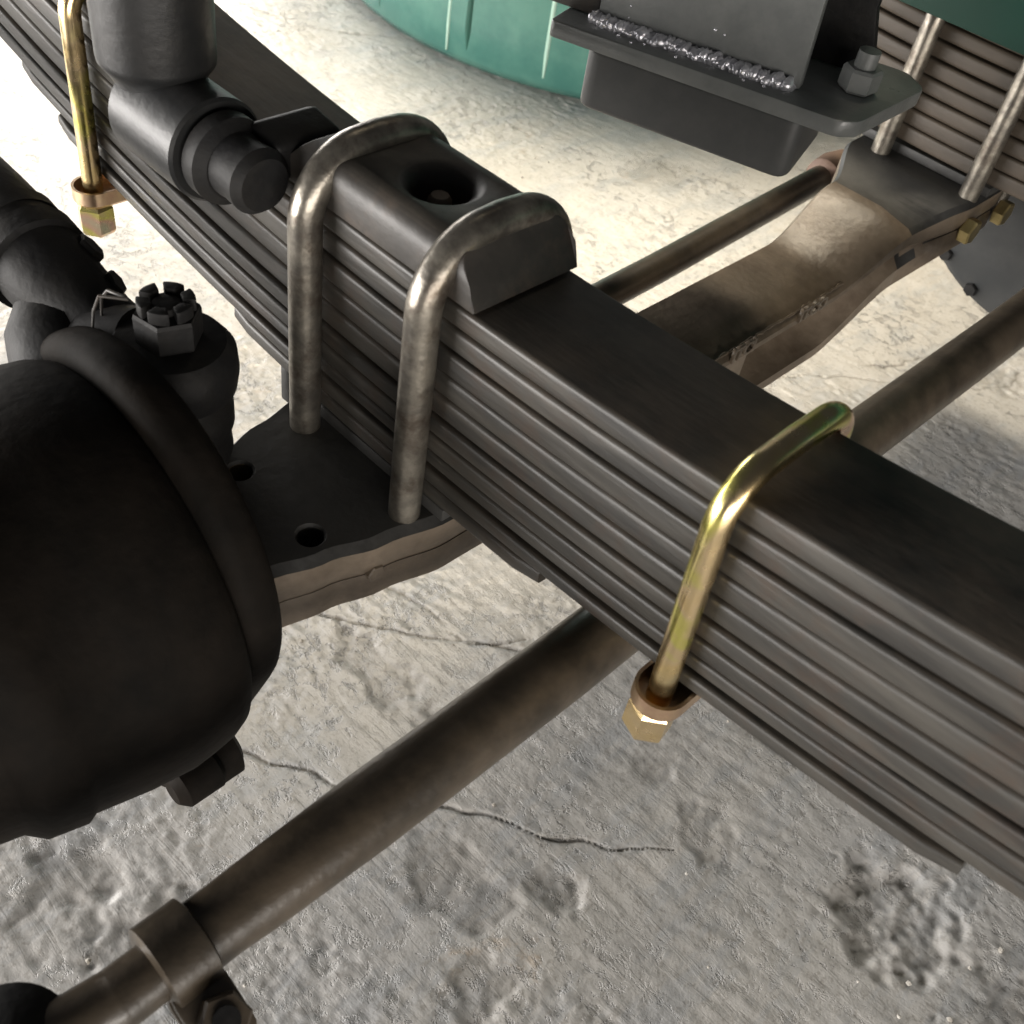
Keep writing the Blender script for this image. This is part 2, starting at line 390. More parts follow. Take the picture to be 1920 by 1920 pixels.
    drag = ramp(noise(30, 4, .6, ((0.35, 2.2, 1), 0.75), .5), .46, .56, (0, 0, 0), (1, 1, 1))
    c = mix('MULTIPLY', 0.38, c, mix('MIX', .35, chips, (0.75, 0.68, 0.6)))
    atn = N.new('ShaderNodeAttribute'); atn.attribute_name = 'dirt'
    c = mix('MIX', atn.outputs['Fac'], c, (0.10, 0.085, 0.07))
    L.new(c, b.inputs['Base Color'])
    rr = N.new('ShaderNodeMapRange'); rr.inputs[3].default_value = 0.18; rr.inputs[4].default_value = 0.5
    L.new(noise(6, 4, .7), rr.inputs[0]); L.new(rr.outputs[0], b.inputs['Roughness'])
    # trowelled skin: flat plateaus with sharp-edged chips, thin drag ridges, fine sand
    h = mix('MIX', .16, mix('MIX', .10, chips, drag), noise(330, 2, .6))
    bp = N.new('ShaderNodeBump'); bp.inputs['Strength'].default_value = 0.9; bp.inputs['Distance'].default_value = 0.0024
    L.new(h, bp.inputs['Height']); L.new(bp.outputs[0], b.inputs['Normal'])
    me.materials.append(m)
    return o

make_floor()

# ------------------------------------------------------------------ leaf springs
W = 0.085
X0, CAMB = 0.05, 0.20
def leaf_z(x): return CAMB * (x - X0) ** 2

def make_spring(name, label, y0, zbase, ts, ends, group, mt='leaf'):
    root = thing(name, label, 'leaf spring', group)
    n = len(ends)
    zacc = zbase
    for k, (xl, xr) in enumerate(ends):          # k = 0 is the bottom leaf
        t = ts[k]
        bm = bmesh.new()
        jy = random.uniform(-0.0016, 0.0016); gap = random.choice([0.0006, 0.0010, 0.0016])
        zc = zacc + t / 2; zacc += t
        h = t / 2 - gap; r = random.uniform(0.0030, 0.0046)
        prof = rounded([(jy, -h), (W + jy, -h), (W + jy, h), (jy, h)], r, 4)
        nst = max(8, int((xr - xl) / 0.02)); rings = []
        for i in range(nst + 1):
            x = xl + (xr - xl) * i / nst
            sl = 2 * CAMB * (x - X0); ca = 1 / math.sqrt(1 + sl * sl); sa = sl * ca
            s = 1.0
            if i == 0 or i == nst: s = 0.86
            rings.append([bm.verts.new((x - sa * pz * s, y0 + W / 2 + (py - W / 2) * (s * .5 + .5), zc + leaf_z(x) + ca * pz * s)) for py, pz in prof])
        m = len(prof)
        for A, B in zip(rings[:-1], rings[1:]):
            for q in range(m): bm.faces.new((A[q], A[(q + 1) % m], B[(q + 1) % m], B[q]))
        bm.faces.new(rings[0]); bm.faces.new(rings[-1][::-1])
        finish('leaf', bm, mt, root, angle=50)
    return root

NEAR_ENDS = [(-0.157, 0.170), (-0.400, 0.452), (-0.4535, 0.62), (-0.56, 0.68), (-0.66, 0.72), (-0.74, 0.75), (-0.80, 0.78), (-0.84, 0.80), (-0.88, 0.82), (-0.90, 0.84)]
ZB, TL = 0.467, [0.0142] * 3 + [0.0152] * 2 + [0.0178] * 5
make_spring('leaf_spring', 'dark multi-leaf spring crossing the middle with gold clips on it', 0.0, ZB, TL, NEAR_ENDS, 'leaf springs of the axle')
FAR_ENDS = [(-0.157, 0.170), (-0.40, 0.45)] + [(-0.45, 0.62)] * 6
make_spring('leaf_spring', 'brownish leaf spring at the far end of the axle, upper right', 0.81, 0.468, [0.0187] * 8, FAR_ENDS, 'leaf springs of the axle', 'farleaf')

# ------------------------------------------------------------------ u-bolts
def arch_path(x, yf, yb, zlo, ztop, r, lean=0.0, seg=12):
    p = [V((x, yf, zlo)), V((x + lean * .5, yf, zlo + (ztop - r - zlo) * .5)), V((x + lean, yf, ztop - r))]
    for k in range(1, seg + 1):
        a = math.pi / 2 * k / seg
        p.append(V((x + lean, yf + r - r * math.cos(a), ztop - r + r * math.sin(a))))
    p.append(V((x + lean, (yf + yb) / 2, ztop + 0.0008)))
    for k in range(seg + 1):
        a = math.pi / 2 * k / seg
        p.append(V((x + lean, yb - r + r * math.sin(a), ztop - r + r * math.cos(a))))
    p += [V((x + lean * .5, yb, zlo + (ztop - r - zlo) * .5)), V((x, yb, zlo))]
    return p

def make_ubolt(label, x, yf, yb, zlo, ztop, rad, group):
    bm = bmesh.new(); sweep(bm, arch_path(x, yf, yb, zlo, ztop, 0.043), rad, 28)
    o = finish('u_bolt', bm, 'ubolt'); tag(o, label, 'u-bolt', group)
    return o
make_ubolt('thick grey U-bolt over the near spring, on the shock absorber side', -0.05, -0.0125, 0.0975, 0.41, 0.662, 0.011, 'U-bolts clamping the springs')
make_ubolt('thick grey U-bolt over the near spring, between cap hole and gold clip', 0.06, -0.0125, 0.0975, 0.41, 0.662, 0.011, 'U-bolts clamping the springs')
make_ubolt('pale U-bolt on the far spring, partly hidden by the welded bracket', -0.047, 0.797, 0.907, 0.41, 0.638, 0.011, 'U-bolts clamping the springs')
make_ubolt('pale U-bolt on the far spring at the right picture edge', 0.068, 0.797, 0.907, 0.41, 0.638, 0.011, 'U-bolts clamping the springs')

# ------------------------------------------------------------------ gold spring clips
def make_clip(label, x, zbot, ztop, lean):
    root = thing('spring_clip', label, 'spring clip', 'gold zinc plated spring clips')
    rad = 0.0078; yf, yb = -0.0098, W + 0.0098
    bm = bmesh.new(); sweep(bm, arch_path(x, yf, yb, zbot - 0.012, ztop + rad, 0.026, lean), rad, 24)
    finish('rod', bm, 'gold', root)
    # dished strap under the spring joining both legs
    bm = bmesh.new(); R = 0.0165; seg = 14
    def loop(rr, z):
        pts = []
        for k in range(seg + 1):
            a = math.pi + math.pi * k / seg
            pts.append((x + rr * math.cos(a), yf + rr * math.sin(a), z))
        for k in range(seg + 1):
            a = math.pi * k / seg
            pts.append((x + rr * math.cos(a), yb + rr * math.sin(a), z))
        return [bm.verts.new(p) for p in pts]
    L_ = [loop(R - .004, zbot - .014), loop(R, zbot - .010), loop(R, zbot + .001), loop(R - .0022, zbot + .001), loop(R - .0022, zbot - .009)]
    for A, B in zip(L_[:-1], L_[1:]):
        for k in range(len(A)): bm.faces.new((A[k], A[(k + 1) % len(A)], B[(k + 1) % len(A)], B[k]))
    bm.faces.new(L_[0][::-1]); bm.faces.new(L_[-1])
    finish('strap', bm, 'copper', root)
    for y in (yf, yb):
        bm = bmesh.new(); hexnut(bm, (x - .001, y, zbot - 0.0145), (0, 0, -1), 0.026, 0.026, rot=0.35); finish('nut', bm, 'gold', root, smooth=False)
    return root
make_clip('gold spring clip around the spring left of the shock absorber', -0.333, 0.505, 0.659, 0.006)
make_clip('gold spring clip around the near spring, right of the U-bolts', 0.279, 0.492, 0.642, -0.006)

# ------------------------------------------------------------------ spring cap plate with shock bracket
cap = thing('spring_cap_plate', 'dark forged cap plate with round hole under the near U-bolts', 'cap plate')
bm = bmesh.new()
prof = rounded([(-0.001, 0.6305), (W + 0.001, 0.6305), (W + 0.001, 0.661), (-0.001, 0.661)], [0.001, 0.001, 0.02, 0.016], 7)
extrude_poly(bm, [(-0.088, y, z) for y, z in prof], (0.176, 0, 0))
for v_ in bm.verts:
    if v_.co.z > 0.641: v_.co.x -= math.copysign(0.019 * (v_.co.z - 0.641) / 0.02, v_.co.x)
bevel_all(bm, 0.003, 3, 40)
cp = finish('plate', bm, 'forge', cap)
bm = bmesh.new(); lathe(bm, (0.008, 0.0435, 0), (0, 0, 1), [(0.0165, 0.636), (0.0175, 0.649), (0.0195, 0.655), (0.0245, 0.6595), (0.030, 0.662), (0.036, 0.68)]); c1 = finish('cutter', bm, 'forge')
boolean_diff(cp, [c1])
bm = bmesh.new(); lathe(bm, (0.008, 0.0435, 0.634), (0, 0, 1), [(0.0075, 0), (0.0075, 0.015), (0.0055, 0.018), (0, 0.0185)], 24); finish('centre_bolt', bm, 'axle', cap)
# arm that carries the shock eye pin
bm = bmesh.new()
pts = rounded([(-0.080, 0.656), (-0.080, 0.633), (-0.092, 0.622), (-0.100, 0.612), (-0.112, 0.612), (-0.114, 0.656), (-0.105, 0.660)], 0.006, 4)
extrude_poly(bm, [(x, -0.012, z) for x, z in pts], (0, 0.052, 0)); bevel_all(bm, 0.005, 3)
finish('bracket_arm', bm, 'black', cap)
bm = bmesh.new(); lathe(bm, (-0.123, -0.024, 0.636), (1, 0, 0), [(0.026, 0), (0.0285, .003), (0.0285, .014), (0.022, .020), (0.0, .020)]); finish('pin_boss', bm, 'black', cap)
bm = bmesh.new(); lathe(bm, (-0.110, -0.024, 0.637), (1, 0, 0), [(0.020, 0), (0.0215, .003), (0.0205, .016), (0.0215, .030), (0.017, .036), (0, .036)], 36); finish('pin_shaft', bm, 'black', cap)

# ------------------------------------------------------------------ shock absorber
sh = thing('shock_absorber', 'dark grey telescopic shock absorber standing at the upper left', 'shock absorber')
SX, SY, SZ = -0.160, -0.024, 0.636
bm = bmesh.new(); lathe(bm, (SX - 0.027, SY, SZ + 0.018), (0.0, 0.0, 1), [(0.026, 0), (0.032, 0.010), (0.0365, 0.016), (0.037, 0.020), (0.037, 0.42), (0.03, 0.43)], 64); finish('body', bm, 'shock', sh)
bm = bmesh.new(); lathe(bm, (SX - 0.036, SY, SZ), (1, 0, 0), [(0.022, 0), (0.032, .0), (0.034, .002), (0.034, .070), (0.032, .072), (0.022, .072)], 56); finish('eye', bm, 'shock', sh)
bm = bmesh.new(); lathe(bm, (SX - 0.039, SY, SZ), (1, 0, 0), [(0.012, 0), (0.025, 0), (0.025, .075), (0.012, .075)], 40); finish('bushing', bm, 'black', sh)
bm = bmesh.new(); lathe(bm, (SX - 0.045, SY, SZ), (1, 0, 0), [(0.010, 0), (0.010, .10)], 24); finish('pin', bm, 'black', sh)

# ------------------------------------------------------------------ front axle
ax = thing('front_axle', 'brown forged I-beam axle running under both springs', 'axle')
YM = 0.43
def lerp_tab(tab, y):
    for (a, va), (b, vb) in zip(tab[:-1], tab[1:]):
        if y <= b:
            t = max(0, (y - a) / (b - a)); t = t * t * (3 - 2 * t)
            return [p + (q - p) * t for p, q in zip(va, vb)]
    return list(tab[-1][1])
# distance from the middle plane: (half width, top z, bottom z, flange thickness, web half)
TAB = [(0.0, (0.048, 0.400, 0.300, 0.022, 0.014)), (0.17, (0.048, 0.400, 0.300, 0.022, 0.014)), (0.29, (0.056, 0.436, 0.355, 0.034, 0.045)), (0.36, (0.083, 0.455, 0.398, 0.05, 0.08)), (0.42, (0.083, 0.455, 0.400, 0.05, 0.08)),
       (0.47, (0.073, 0.455, 0.400, 0.05, 0.07)), (0.51, (0.062, 0.455, 0.398, 0.05, 0.06)), (0.545, (0.050, 0.452, 0.39, 0.045, 0.048)), (0.62, (0.034, 0.43, 0.37, 0.03, 0.03))]
def beam_sections(y0, y1, n):
    out = []
    for i in range(n + 1):
        y = y0 + (y1 - y0) * i / n
        hw, zt, zb, ft, wb = lerp_tab(TAB, abs(y - YM))
        solid = min(1, max(0, (0.475 - y) / 0.03)); solid = solid * solid * (3 - 2 * solid)
        if y < 0.6: wb += (hw * 0.97 - wb) * solid
        wb = min(wb, hw * 0.97); ft = min(ft, (zt - zb) * 0.48)
        tilt = 0.010 * min(1, max(0, (0.075 - hw) / 0.025)) if abs(y - YM) < 0.36 else 0.0
        s = [(-hw, zt - ft * .75), (-hw, zt - .005), (-hw + .004, zt), (0.008 * hw / .048, zt), (hw - .008, zt - tilt), (hw - .001, zt - tilt - .005), (hw, zt - max(ft * .75, tilt + .010)),
             (wb + (hw - wb) * .3, zt - ft), (wb, zt - ft - .006 * (1 if wb < hw * .9 else 0)), (wb, zb + ft + .006 * (1 if wb < hw * .9 else 0)), (wb + (hw - wb) * .3, zb + ft), (hw, zb + ft * .75), (hw, zb + .004), (hw - .004, zb),
             (-hw + .004, zb), (-hw, zb + .004), (-hw, zb + ft * .75), (-wb - (hw - wb) * .3, zb + ft), (-wb, zb + ft), (-wb, zt - ft), (-wb - (hw - wb) * .3, zt - ft)]
        out.append((y, s))
    return out
def loft(name, y0, y1, n, m):
    bm = bmesh.new(); rings = [[bm.verts.new((x, y, z)) for x, z in s] for y, s in beam_sections(y0, y1, n)]
    k = len(rings[0])
    for A, B in zip(rings[:-1], rings[1:]):
        for q in range(k): bm.faces.new((A[q], A[(q + 1) % k], B[(q + 1) % k], B[q]))
    bm.faces.new(rings[0]); bm.faces.new(rings[-1][::-1])
    return finish(name, bm, m, ax, angle=28)
loft('beam', YM - 0.29, YM + 0.29, 70, 'axle')
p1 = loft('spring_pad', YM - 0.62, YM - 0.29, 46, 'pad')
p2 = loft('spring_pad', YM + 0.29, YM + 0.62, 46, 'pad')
cut = []
for (hx, hy, hr) in ((-0.0376, -0.0767, 0.0085), (0.0389, -0.0752, 0.0090)):
    bm = bmesh.new(); lathe(bm, (hx, hy, 0.42), (0, 0, 1), [(hr, 0), (hr, .033), (hr + .0035, .037), (hr + .006, .05)], 28); cut.append(finish('cutter', bm, 'pad'))
boolean_diff(p1, cut)
for p_ in (p1, p2):       # flanks recoloured in the paler beam brown to imitate light bounced off the floor
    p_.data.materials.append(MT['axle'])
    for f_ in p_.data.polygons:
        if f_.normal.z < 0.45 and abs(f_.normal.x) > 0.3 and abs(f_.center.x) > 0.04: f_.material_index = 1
for yy, lab in ((-0.0, 'shim_plate'), (0.81, 'shim_plate')):
    bm = bmesh.new(); extrude_poly(bm, [(-0.085, yy + .001, 0.4552), (0.083, yy + .001, 0.4552), (0.083, yy + .001, 0.4662), (-0.085, yy + .001, 0.4662)], (0, W - .002, 0)); bevel_all(bm, .0015, 2)
    finish(lab, bm, 'pad', ax)
bm = bmesh.new(); extrude_poly(bm, [(-0.098, 0.001, 0.440), (-0.088, 0.001, 0.440), (-0.088, 0.001, 0.478), (-0.098, 0.001, 0.478)], (0, 0.05, 0)); bevel_all(bm, .0015, 2)
finish('locating_tab', bm, 'pad', ax)
bm = bmesh.new()   # flaky parting seam along the top edge of the beam
rnd = random.Random(3); pth = []
for i in range(60):
    y = 0.36 + i * 0.0055; pth.append(V((0.0415 + rnd.uniform(-.001, .001), y, 0.3905 + rnd.uniform(-.0006, .0006))))
sweep(bm, pth, [rnd.uniform(.0008, .0022) for _ in pth], 7); finish('parting_seam', bm, 'axle', ax)

def letters(txt, loc, rot, size, parent, m):
    cu = bpy.data.curves.new('txt', 'FONT'); cu.body = txt; cu.size = size; cu.extrude = 0.0014; cu.bevel_depth = 0.0004; cu.offset = 0.0004
    to = bpy.data.objects.new('txt', cu); COL.objects.link(to)
    dg = bpy.context.evaluated_depsgraph_get(); me = bpy.data.meshes.new_from_object(to.evaluated_get(dg))
    bpy.data.objects.remove(to); bpy.data.curves.remove(cu)
    me.materials.clear(); me.materials.append(MT[m]); me.name = 'raised_letters'
    o = bpy.data.objects.new('raised_letters', me); COL.objects.link(o); o.parent = parent
    o.location = loc; o.rotation_euler = rot
    return o
letters('ITCI', (0.0488, 0.412, 0.3835), (math.radians(90), 0, math.radians(90)), 0.021, ax, 'axle')
letters('ITCO', (0.0488, 0.528, 0.3835), (math.radians(90), 0, math.radians(90)), 0.021, ax, 'axle')
for (nx, ny, nz) in ((0.085, 0.79, 0.436), (0.088, 0.865, 0.437)):
    bm = bmesh.new(); hexnut(bm, (nx - .004, ny, nz - .012), (1, 0, 0), 0.026, 0.014, rot=.3); finish('nut', bm, 'olive', ax, smooth=False)
bm = bmesh.new(); hexnut(bm, (0.064, -0.045, 0.425), (1, 0, 0), 0.013, 0.009, rot=.3); finish('nut', bm, 'axle', ax, smooth=False)

# ------------------------------------------------------------------ tie rod in front of the axle
tr = thing('tie_rod', 'long brown tie rod tube in front of the axle with end clamp', 'tie rod')
RX, RZ, RR = 0.204, 0.42, 0.0235
bm = bmesh.new(); sweep(bm, [(RX - .002, -0.285, RZ), (RX - .002, -0.255, RZ), (RX - .0015, -0.235, RZ), (RX - .001, -0.16, RZ), (RX - .0, 0.0, RZ), (RX - .002, 0.3, RZ), (RX + .002, 0.62, RZ), (RX + .002, 1.0, RZ)],
                        [0.0195, 0.0195, 0.0205, 0.0228, RR, RR, RR, RR], 40); finish('tube', bm, 'rod', tr)
thr = []; thr_r = []
for i in range(40):
    thr.append((RX - .002, -0.27 - i * 0.0012, RZ)); thr_r.append(0.0160 if i % 2 else 0.0162)
bm = bmesh.new(); sweep(bm, thr + [(RX - .003, -0.322, RZ), (RX - .004, -0.335, RZ), (RX - .006, -0.350, RZ)], thr_r + [0.016, 0.0165, 0.019], 28); finish('threaded_end', bm, 'rod', tr)
clamp = bmesh.new()
lathe(clamp, (RX - .002, -0.296, RZ), (0, 1, 0), [(0.0205, 0), (0.0242, 0.0015), (0.0242, 0.026), (0.0205, 0.0275)], 40); co = finish('clamp', clamp, 'rod', tr)
for s in (-1, 1):
    bm = bmesh.new(); prof = rounded([(0.006, -0.018), (0.042, -0.018), (0.050, 0.0), (0.042, 0.018), (0.006, 0.018)], 0.006, 3)
    # ears hang off the clamp towards the lower right
    e = V((0.90, 0, -0.436)); f = V((0, 1, 0)); g = e.cross(f)
    extrude_poly(bm, [V((RX - .002, -0.283, RZ)) + e * (a + .009) + f * b * .8 + g * (s * 0.0075 - 0.003) for a, b in prof], g * 0.006); bevel_all(bm, .001, 2)
    finish('clamp_ear', bm, 'rod', co)
e = V((0.90, 0, -0.436)); g = e.cross(V((0, 1, 0)))
cb = V((RX - .002, -0.283, RZ)) + e * 0.038
bm = bmesh.new(); hexnut(bm, cb - g * 0.0115, -g, 0.024, 0.013, rot=.2); finish('clamp_nut', bm, 'rod', tr, smooth=False)
bm = bmesh.new(); hexnut(bm, cb + g * 0.011, g, 0.024, 0.013, rot=.2); finish('clamp_nut', bm, 'rod', tr, smooth=False)
bm = bmesh.new(); sweep(bm, [cb - g * .026, cb + g * .026], 0.007, 16); finish('clamp_bolt', bm, 'black', tr)
bm = bmesh.new(); lathe(bm, (RX - .012, -0.366, RZ - .026), (0, 0, 1), [(0.014, 0), (0.03, .006), (0.034, .02), (0.031, .036), (0.018, .046), (0, .048)], 36); finish('ball_socket', bm, 'black', tr)

# ------------------------------------------------------------------ rod behind the axle
cr = thing('cross_rod', 'slim dark rod running behind the axle beam', 'rod')
bm = bmesh.new(); sweep(bm, [(-0.101, 0.05, 0.366), (-0.113, 0.5, 0.366), (-0.128, 0.86, 0.366)], 0.0166, 28); finish('tube', bm, 'rod', cr)
bm = bmesh.new(); lathe(bm, (-0.127, 0.845, 0.366), (-0.03, 1, 0), [(0.016, 0), (0.024, .006), (0.026, .03), (0.022, .06)], 28); finish('end_socket', bm, 'rust', cr)

# ------------------------------------------------------------------ near brake drum
bd = thing('brake_drum', 'large near-black brake drum filling the lower left foreground', 'brake drum')
DC = V((-0.045, 0, 0.42))
def ring_part(name, prof, m, parent, c, seg=96):
    bm = bmesh.new(); lathe(bm, c, (0, -1, 0), prof, seg); return finish(name, bm, m, parent)
def egg(c1, r1, c2, r2):
    # outline round two circles in the x-z plane
    d = V((c2[0] - c1[0], c2[1] - c1[1])); D = d.length; a0 = math.atan2(d.y, d.x); b = math.acos((r1 - r2) / D); out = []
    for k in range(41):
        a = a0 + b + (2 * math.pi - 2 * b) * k / 40; out.append((c1[0] + r1 * math.cos(a), c1[1] + r1 * math.sin(a)))
    for k in range(21):
        a = a0 - b + 2 * b * k / 20; out.append((c2[0] + r2 * math.cos(a), c2[1] + r2 * math.sin(a)))
    return out
bm = bmesh.new(); extrude_poly(bm, [(x, -0.126, z) for x, z in egg((-0.047, 0.440), 0.133, (-0.072, 0.285), 0.096)], (0, -0.032, 0)); bevel_all(bm, 0.013, 5, 50)
finish('back_plate', bm, 'drum', bd)
ring_part('drum', [(0.08, 0.155), (0.130, 0.155), (0.137, 0.160), (0.141, 0.170), (0.143, 0.185), (0.144, 0.198), (0.141, 0.226), (0.134, 0.262), (0.137, 0.268), (0.132, 0.29), (0.122, 0.30), (0.112, 0.345), (0.10, 0.36), (0.05, 0.365)], 'drum', bd, DC)
for (lx, ly, lz, lr) in ((0.012, -0.150, 0.225, 0.024), (0.026, -0.172, 0.235, 0.017), (-0.012, -0.165, 0.205, 0.02)):
    bm = bmesh.new(); lathe(bm, (lx, ly + .02, lz), (0, -1, 0), [(lr * .6, 0), (lr, .005), (lr, .033), (lr * .6, .04)], 24); finish('lug', bm, 'drum', bd)

# ------------------------------------------------------------------ far brake drum
fd = thing('brake_drum', 'dark grey brake drum beyond the far spring at the right edge', 'brake drum')
FC = V((0.13, 0, 0.44))
bm = bmesh.new(); lathe(bm, FC, (0, 1, 0), [(0.06, 1.0), (0.200, 1.0), (0.210, 1.008), (0.210, 1.03), (0.200, 1.04), (0.205, 1.06), (0.205, 1.2), (0.1, 1.22)], 96); finish('drum', bm, 'fardrum', fd)
for k in range(10):
    a = math.radians(200 + k * 17)
    p = FC + V((0.197 * math.cos(a), 0.994, 0.197 * math.sin(a)))
    bm = bmesh.new(); hexnut(bm, p, (0, 1, 0), 0.016, 0.012); finish('bolt', bm, 'black', fd, smooth=False)

# ------------------------------------------------------------------ drag link and ball joint
sa = thing('steering_arm', 'black steering arm with castle nut ball joint above the drum', 'steering arm')
BJ = V((-0.070, -0.100, 0))
bm = bmesh.new(); lathe(bm, BJ, (0, 0, 1), [(0.022, .44), (0.030, .455), (0.034, .468), (0.033, .482), (0.036, .492), (0.036, .505), (0.030, .52), (0.02, .525)], 40); finish('dust_boot', bm, 'black', sa)
bm = bmesh.new(); lathe(bm, BJ, (0, 0, 1), [(0.030, .518), (0.039, .522), (0.041, .535), (0.040, .548), (0.034, .556), (0.018, .558)], 44); finish('arm_eye', bm, 'black', sa)
bm = bmesh.new(); hexnut(bm, BJ + V((0, 0, .557)), (0, 0, 1), 0.036, 0.022, rot=.2, bev=.04); nb = finish('castle_nut', bm, 'black', sa, smooth=False)
for k in range(6):
    a0 = k * math.pi / 3 + .2; bm = bmesh.new(); c = BJ + V((0, 0, 0.5785)); pts = []
    for q in range(7):
        a = a0 - .40 + .80 * q / 6; pts.append(c + V((math.cos(a), math.sin(a), 0)) * 0.0175)
    for q in range(7):
        a = a0 + .34 - .68 * q / 6; pts.append(c + V((math.cos(a), math.sin(a), 0)) * 0.0095)
    extrude_poly(bm, pts, (0, 0, .009)); bevel_all(bm, .0012, 2)
    finish('castle_tooth', bm, 'black', nb)
bm = bmesh.new(); lathe(bm, BJ, (0, 0, 1), [(0.0085, .57), (0.0085, .584), (0, .586)], 20); finish('stud', bm, 'black', sa)
for dx in (0.0, 0.007):
    bm = bmesh.new(); b0 = BJ + V((-.016 - dx * .3, -.016, .583)); sweep(bm, [b0, b0 + V((-.012, -.012 + dx, .0)), b0 + V((-.016 - dx, -.015 + dx * 1.5, -.012)), b0 + V((-.017 - dx * 1.6, -.018 + dx * 2, -.030))], [.0011, .0011, .0010, .0008], 8)
    finish('split_pin', bm, 'forge', sa)
#ARM
bm = bmesh.new(); sweep(bm, [(-0.095, -0.105, .538), (-0.115, -0.112, .528), (-0.125, -0.125, .50), (-0.12, -0.145, .46)], [0.024, 0.032, 0.04, 0.042], 28)
finish('forged_arm', bm, 'black', sa)
bm = bmesh.new(); sweep(bm, [(-0.172, -0.125, .535), (-0.160, -0.130, .525), (-0.135, -0.135, .50), (-0.115, -0.145, .45)], [0.024, 0.034, 0.04, 0.042], 28)
finish('knuckle_body', bm, 'black', sa)
bm = bmesh.new(); sweep(bm, [(-0.098, -0.106, .530), (-0.135, -0.112, .530), (-0.165, -0.118, .540), (-0.205, -0.120, .550), (-0.26, -0.120, .558), (-0.36, -0.120, .563), (-0.62, -0.120, .568)], [0.022, 0.026, 0.030, 0.032, 0.030, 0.029, 0.029], 32)
finish('drag_link', bm, 'black', sa)
bm = bmesh.new(); lathe(bm, (-0.192, -0.120, .547), (-1, 0, .10), [(0.031, 0), (0.0355, .002), (0.036, .018), (0.031, .020), (0.030, .026), (0.0345, .028), (0.035, .040), (0.030, .043)], 32); finish('link_clamp', bm, 'black', sa)
bm = bmesh.new(); hexnut(bm, (-0.178, -0.098, .556), (0.2, 0.7, 0.6), 0.018, 0.011, rot=.3); finish('clamp_nut', bm, 'black', sa, smooth=False)
bm = bmesh.new(); hexnut(bm, (-0.150, -0.100, .546), (0.4, 0.75, 0.55), 0.016, 0.012, rot=.1); finish('clamp_nut', bm, 'black', sa, smooth=False)

# ------------------------------------------------------------------ welded bump-stop bracket
bs = thing('bump_stop_bracket', 'grey bracket with bright weld bead and rubber block under its plate', 'bracket')
A0 = V((-0.1685, 0.3767, 0.62)); BU = V((0.9534, 0.3016, 0)); BV = V((-0.3016, 0.9534, 0)); BW = V((0, 0, 1))
def bp(u, v, wv): return A0 + BU * u + BV * v + BW * wv
bm = bmesh.new()
pl = rounded([(-0.036, 0.0), (0.232, 0.0), (0.246, 0.012), (0.277, 0.125), (0.255, 0.15), (-0.036, 0.15)], [.006, .02, .02, .02, .02, .01], 5)
extrude_poly(bm, [bp(u, v, -0.0145) for u, v in pl], BW * 0.0145); bevel_all(bm, .0018, 2); finish('base_plate', bm, 'bracket', bs)
bm = bmesh.new()
pl = rounded([(-0.002, 0.008), (0.203, 0.008), (0.203, 0.125), (-0.002, 0.125)], 0.016, 5)
extrude_poly(bm, [bp(u, v, -0.069) for u, v in pl], BW * 0.054); bevel_all(bm, .005, 3, 50); finish('rubber_block', bm, 'rubber', bs)
bm = bmesh.new()
extrude_poly(bm, [bp(-0.004, 0.030, 0.0005), bp(0.186, 0.030, 0.0005), bp(0.176, 0.030, 0.30), bp(-0.004, 0.030, 0.30)], BV * 0.012); bevel_all(bm, .0015, 2); finish('web_plate', bm, 'bracket', bs)
bm = bmesh.new()
extrude_poly(bm, [bp(-0.06, 0.036, 0.0008), bp(-0.006, 0.036, 0.0008), bp(-0.006, 0.036, 0.3), bp(-0.06, 0.036, 0.3)], BV * 0.012); bevel_all(bm, .0015, 2); finish('side_plate', bm, 'forge', bs)
bm = bmesh.new()
extrude_poly(bm, [bp(0.05, 0.105, 0.0008), bp(0.232, 0.105, 0.0008), bp(0.215, 0.105, 0.055), bp(0.215, 0.105, 0.3), bp(0.05, 0.105, 0.3)], BV * 0.012); bevel_all(bm, .0015, 2); finish('rear_plate', bm, 'black', bs)
bm = bmesh.new()
extrude_poly(bm, [bp(0.05, 0.042, 0.28), bp(0.215, 0.042, 0.28), bp(0.215, 0.105, 0.28), bp(0.05, 0.105, 0.28)], BW * 0.02); finish('top_plate', bm, 'black', bs)
bm = bmesh.new(); hexnut(bm, bp(0.226, 0.072, 0.0005), BW, 0.030, 0.020, rot=.5); finish('nut', bm, 'bracket', bs, smooth=False)
bm = bmesh.new(); sweep(bm, [bp(0.226, 0.072, 0.018), bp(0.226, 0.072, 0.034)], 0.0095, 20); finish('stud', bm, 'bracket', bs)
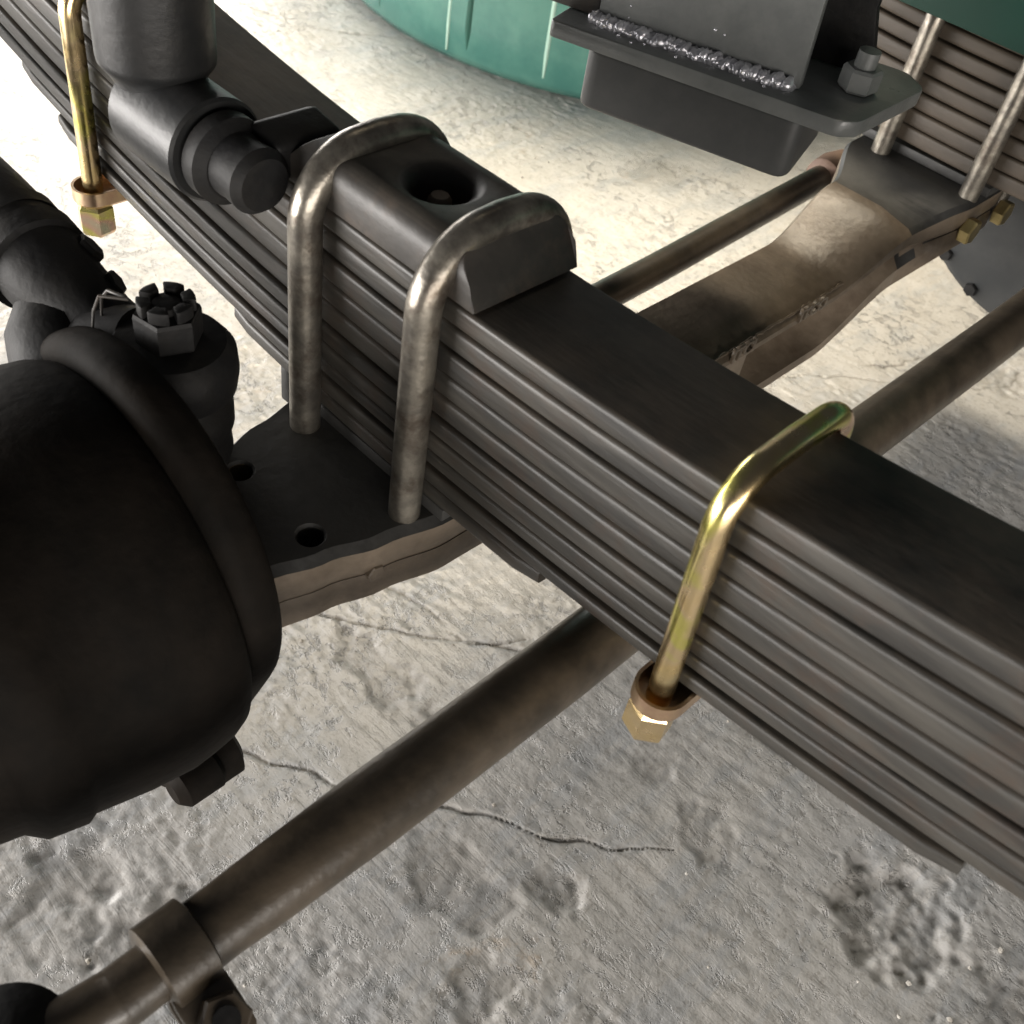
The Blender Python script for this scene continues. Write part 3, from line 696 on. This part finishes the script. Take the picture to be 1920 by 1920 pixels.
# weld bead: overlapping ripples laid in the corner
bm = bmesh.new(); rnd = random.Random(11)
nb_ = 84
for i in range(nb_):
    u = -0.004 + 0.182 * i / (nb_ - 1); r = rnd.uniform(.0072, .0098)
    mtx = Matrix.Translation(bp(u, 0.027 + rnd.uniform(-.0015, .0015), 0.0022 + rnd.uniform(-.001, .0016)))
    r_ = bmesh.ops.create_icosphere(bm, subdivisions=2, radius=r, matrix=mtx)
    for vv in r_['verts']:
        d = vv.co - mtx.translation
        vv.co = mtx.translation + d * (1 + rnd.uniform(-.16, .16)) - BW * (d.z * .25) - BU * (d.dot(BU) * .45) + BU * (abs(d.dot(BV)) * -.35)
finish('weld_bead', bm, 'weld', bs, angle=180)
bm = bmesh.new()
for i in range(11):
    u = rnd.uniform(-.0, .18); mtx = Matrix.Translation(bp(u, rnd.choice([rnd.uniform(.003, .016), .0295]), 0.0006 + (rnd.uniform(.010, .03) if rnd.random() < .4 else 0)))
    if mtx.translation.z > .63: mtx = Matrix.Translation(bp(u, .0298, rnd.uniform(.010, .028)))
    else: mtx = Matrix.Translation(bp(u, rnd.uniform(.003, .016), 0.0006))
    bmesh.ops.create_icosphere(bm, subdivisions=1, radius=rnd.uniform(.0008, .0018), matrix=mtx)
sp = finish('weld_spatter', bm, 'weld', bs, angle=180); sp['kind'] = 'stuff'

# ------------------------------------------------------------------ green tank and drum in the background
gt = thing('water_tank', 'big round green plastic tank on the bright floor behind', 'tank')
TC = V((-1.33, 1.93, 0)); TR = 0.722
bm = bmesh.new(); lathe(bm, TC, (0, 0, 1), [(0.0, 0.004), (TR - .05, 0.004), (TR - .018, 0.012), (TR, 0.035), (TR + .004, 0.10), (TR + .004, 1.0), (TR - .05, 1.05)], 160); finish('wall', bm, 'green', gt)
MT['palegreen'] = mat('pale_green_streak', (0.30, 0.46, 0.38), 0.35, 0.0, (0.36, 0.52, 0.43), 8)
for ang, wd, z0, m in ((-79.5, .0042, .035, 'palegreen'), (-61.6, .006, .045, 'palegreen'), (-75.6, .009, .045, 'dkgreen'), (-96.4, .008, .045, 'dkgreen'), (-44, .006, .045, 'palegreen')):  # thin upright streaks, paler and darker than the wall
    a = math.radians(ang); d = V((math.cos(a), math.sin(a), 0)); wd *= 1.0
    bm = bmesh.new(); sweep(bm, [TC + d * (TR + .0035 - wd * .7 + .001) + V((0, 0, z)) for z in (z0, z0 + .05, 0.3, 0.6, 1.0)], [.002, wd, wd, wd, wd], 14); finish('wall_streak', bm, m, gt)
cr2 = thing('chassis_rail', 'dark green steel frame rail edge in the top right corner', 'frame rail')
bm = bmesh.new(); extrude_poly(bm, [(-0.052, 0.700, 0.6365), (0.9, 0.700, 0.6365), (0.9, 0.700, 0.92), (-0.052, 0.700, 0.92)], (0, 0.008, 0)); bevel_all(bm, .002, 2); finish('web', bm, 'dkgreen', cr2)
bm = bmesh.new(); extrude_poly(bm, [(-0.050, 0.7085, 0.637), (0.9, 0.7085, 0.637), (0.9, 0.7085, 0.645), (-0.050, 0.7085, 0.645)], (0, 0.07, 0)); bevel_all(bm, .002, 2); finish('lower_flange', bm, 'dkgreen', cr2)

# ------------------------------------------------------------------ loose grit on the floor
bm = bmesh.new(); rnd = random.Random(21)
for i in range(150):
    x, y = rnd.uniform(-0.9, 0.65), rnd.uniform(-0.35, 1.2); r = rnd.choice([.0012, .0016, .002, .0028])
    rr = bmesh.ops.create_icosphere(bm, subdivisions=1, radius=r, matrix=Matrix.Translation((x, y, 0.001)))
    for v_ in rr['verts']: v_.co += V((rnd.uniform(-.3, .3) * r, rnd.uniform(-.3, .3) * r, rnd.uniform(-.3, .1) * r))
MT['grit'] = mat('pale_grit', (0.20, 0.18, 0.15), 0.8, 0.0, (0.5, 0.48, 0.44), 60)
g_ = finish('floor_grit', bm, 'grit', smooth=False); g_['kind'] = 'stuff'; g_['label'] = 'loose sand and grit scattered on the concrete floor'; g_['category'] = 'grit'
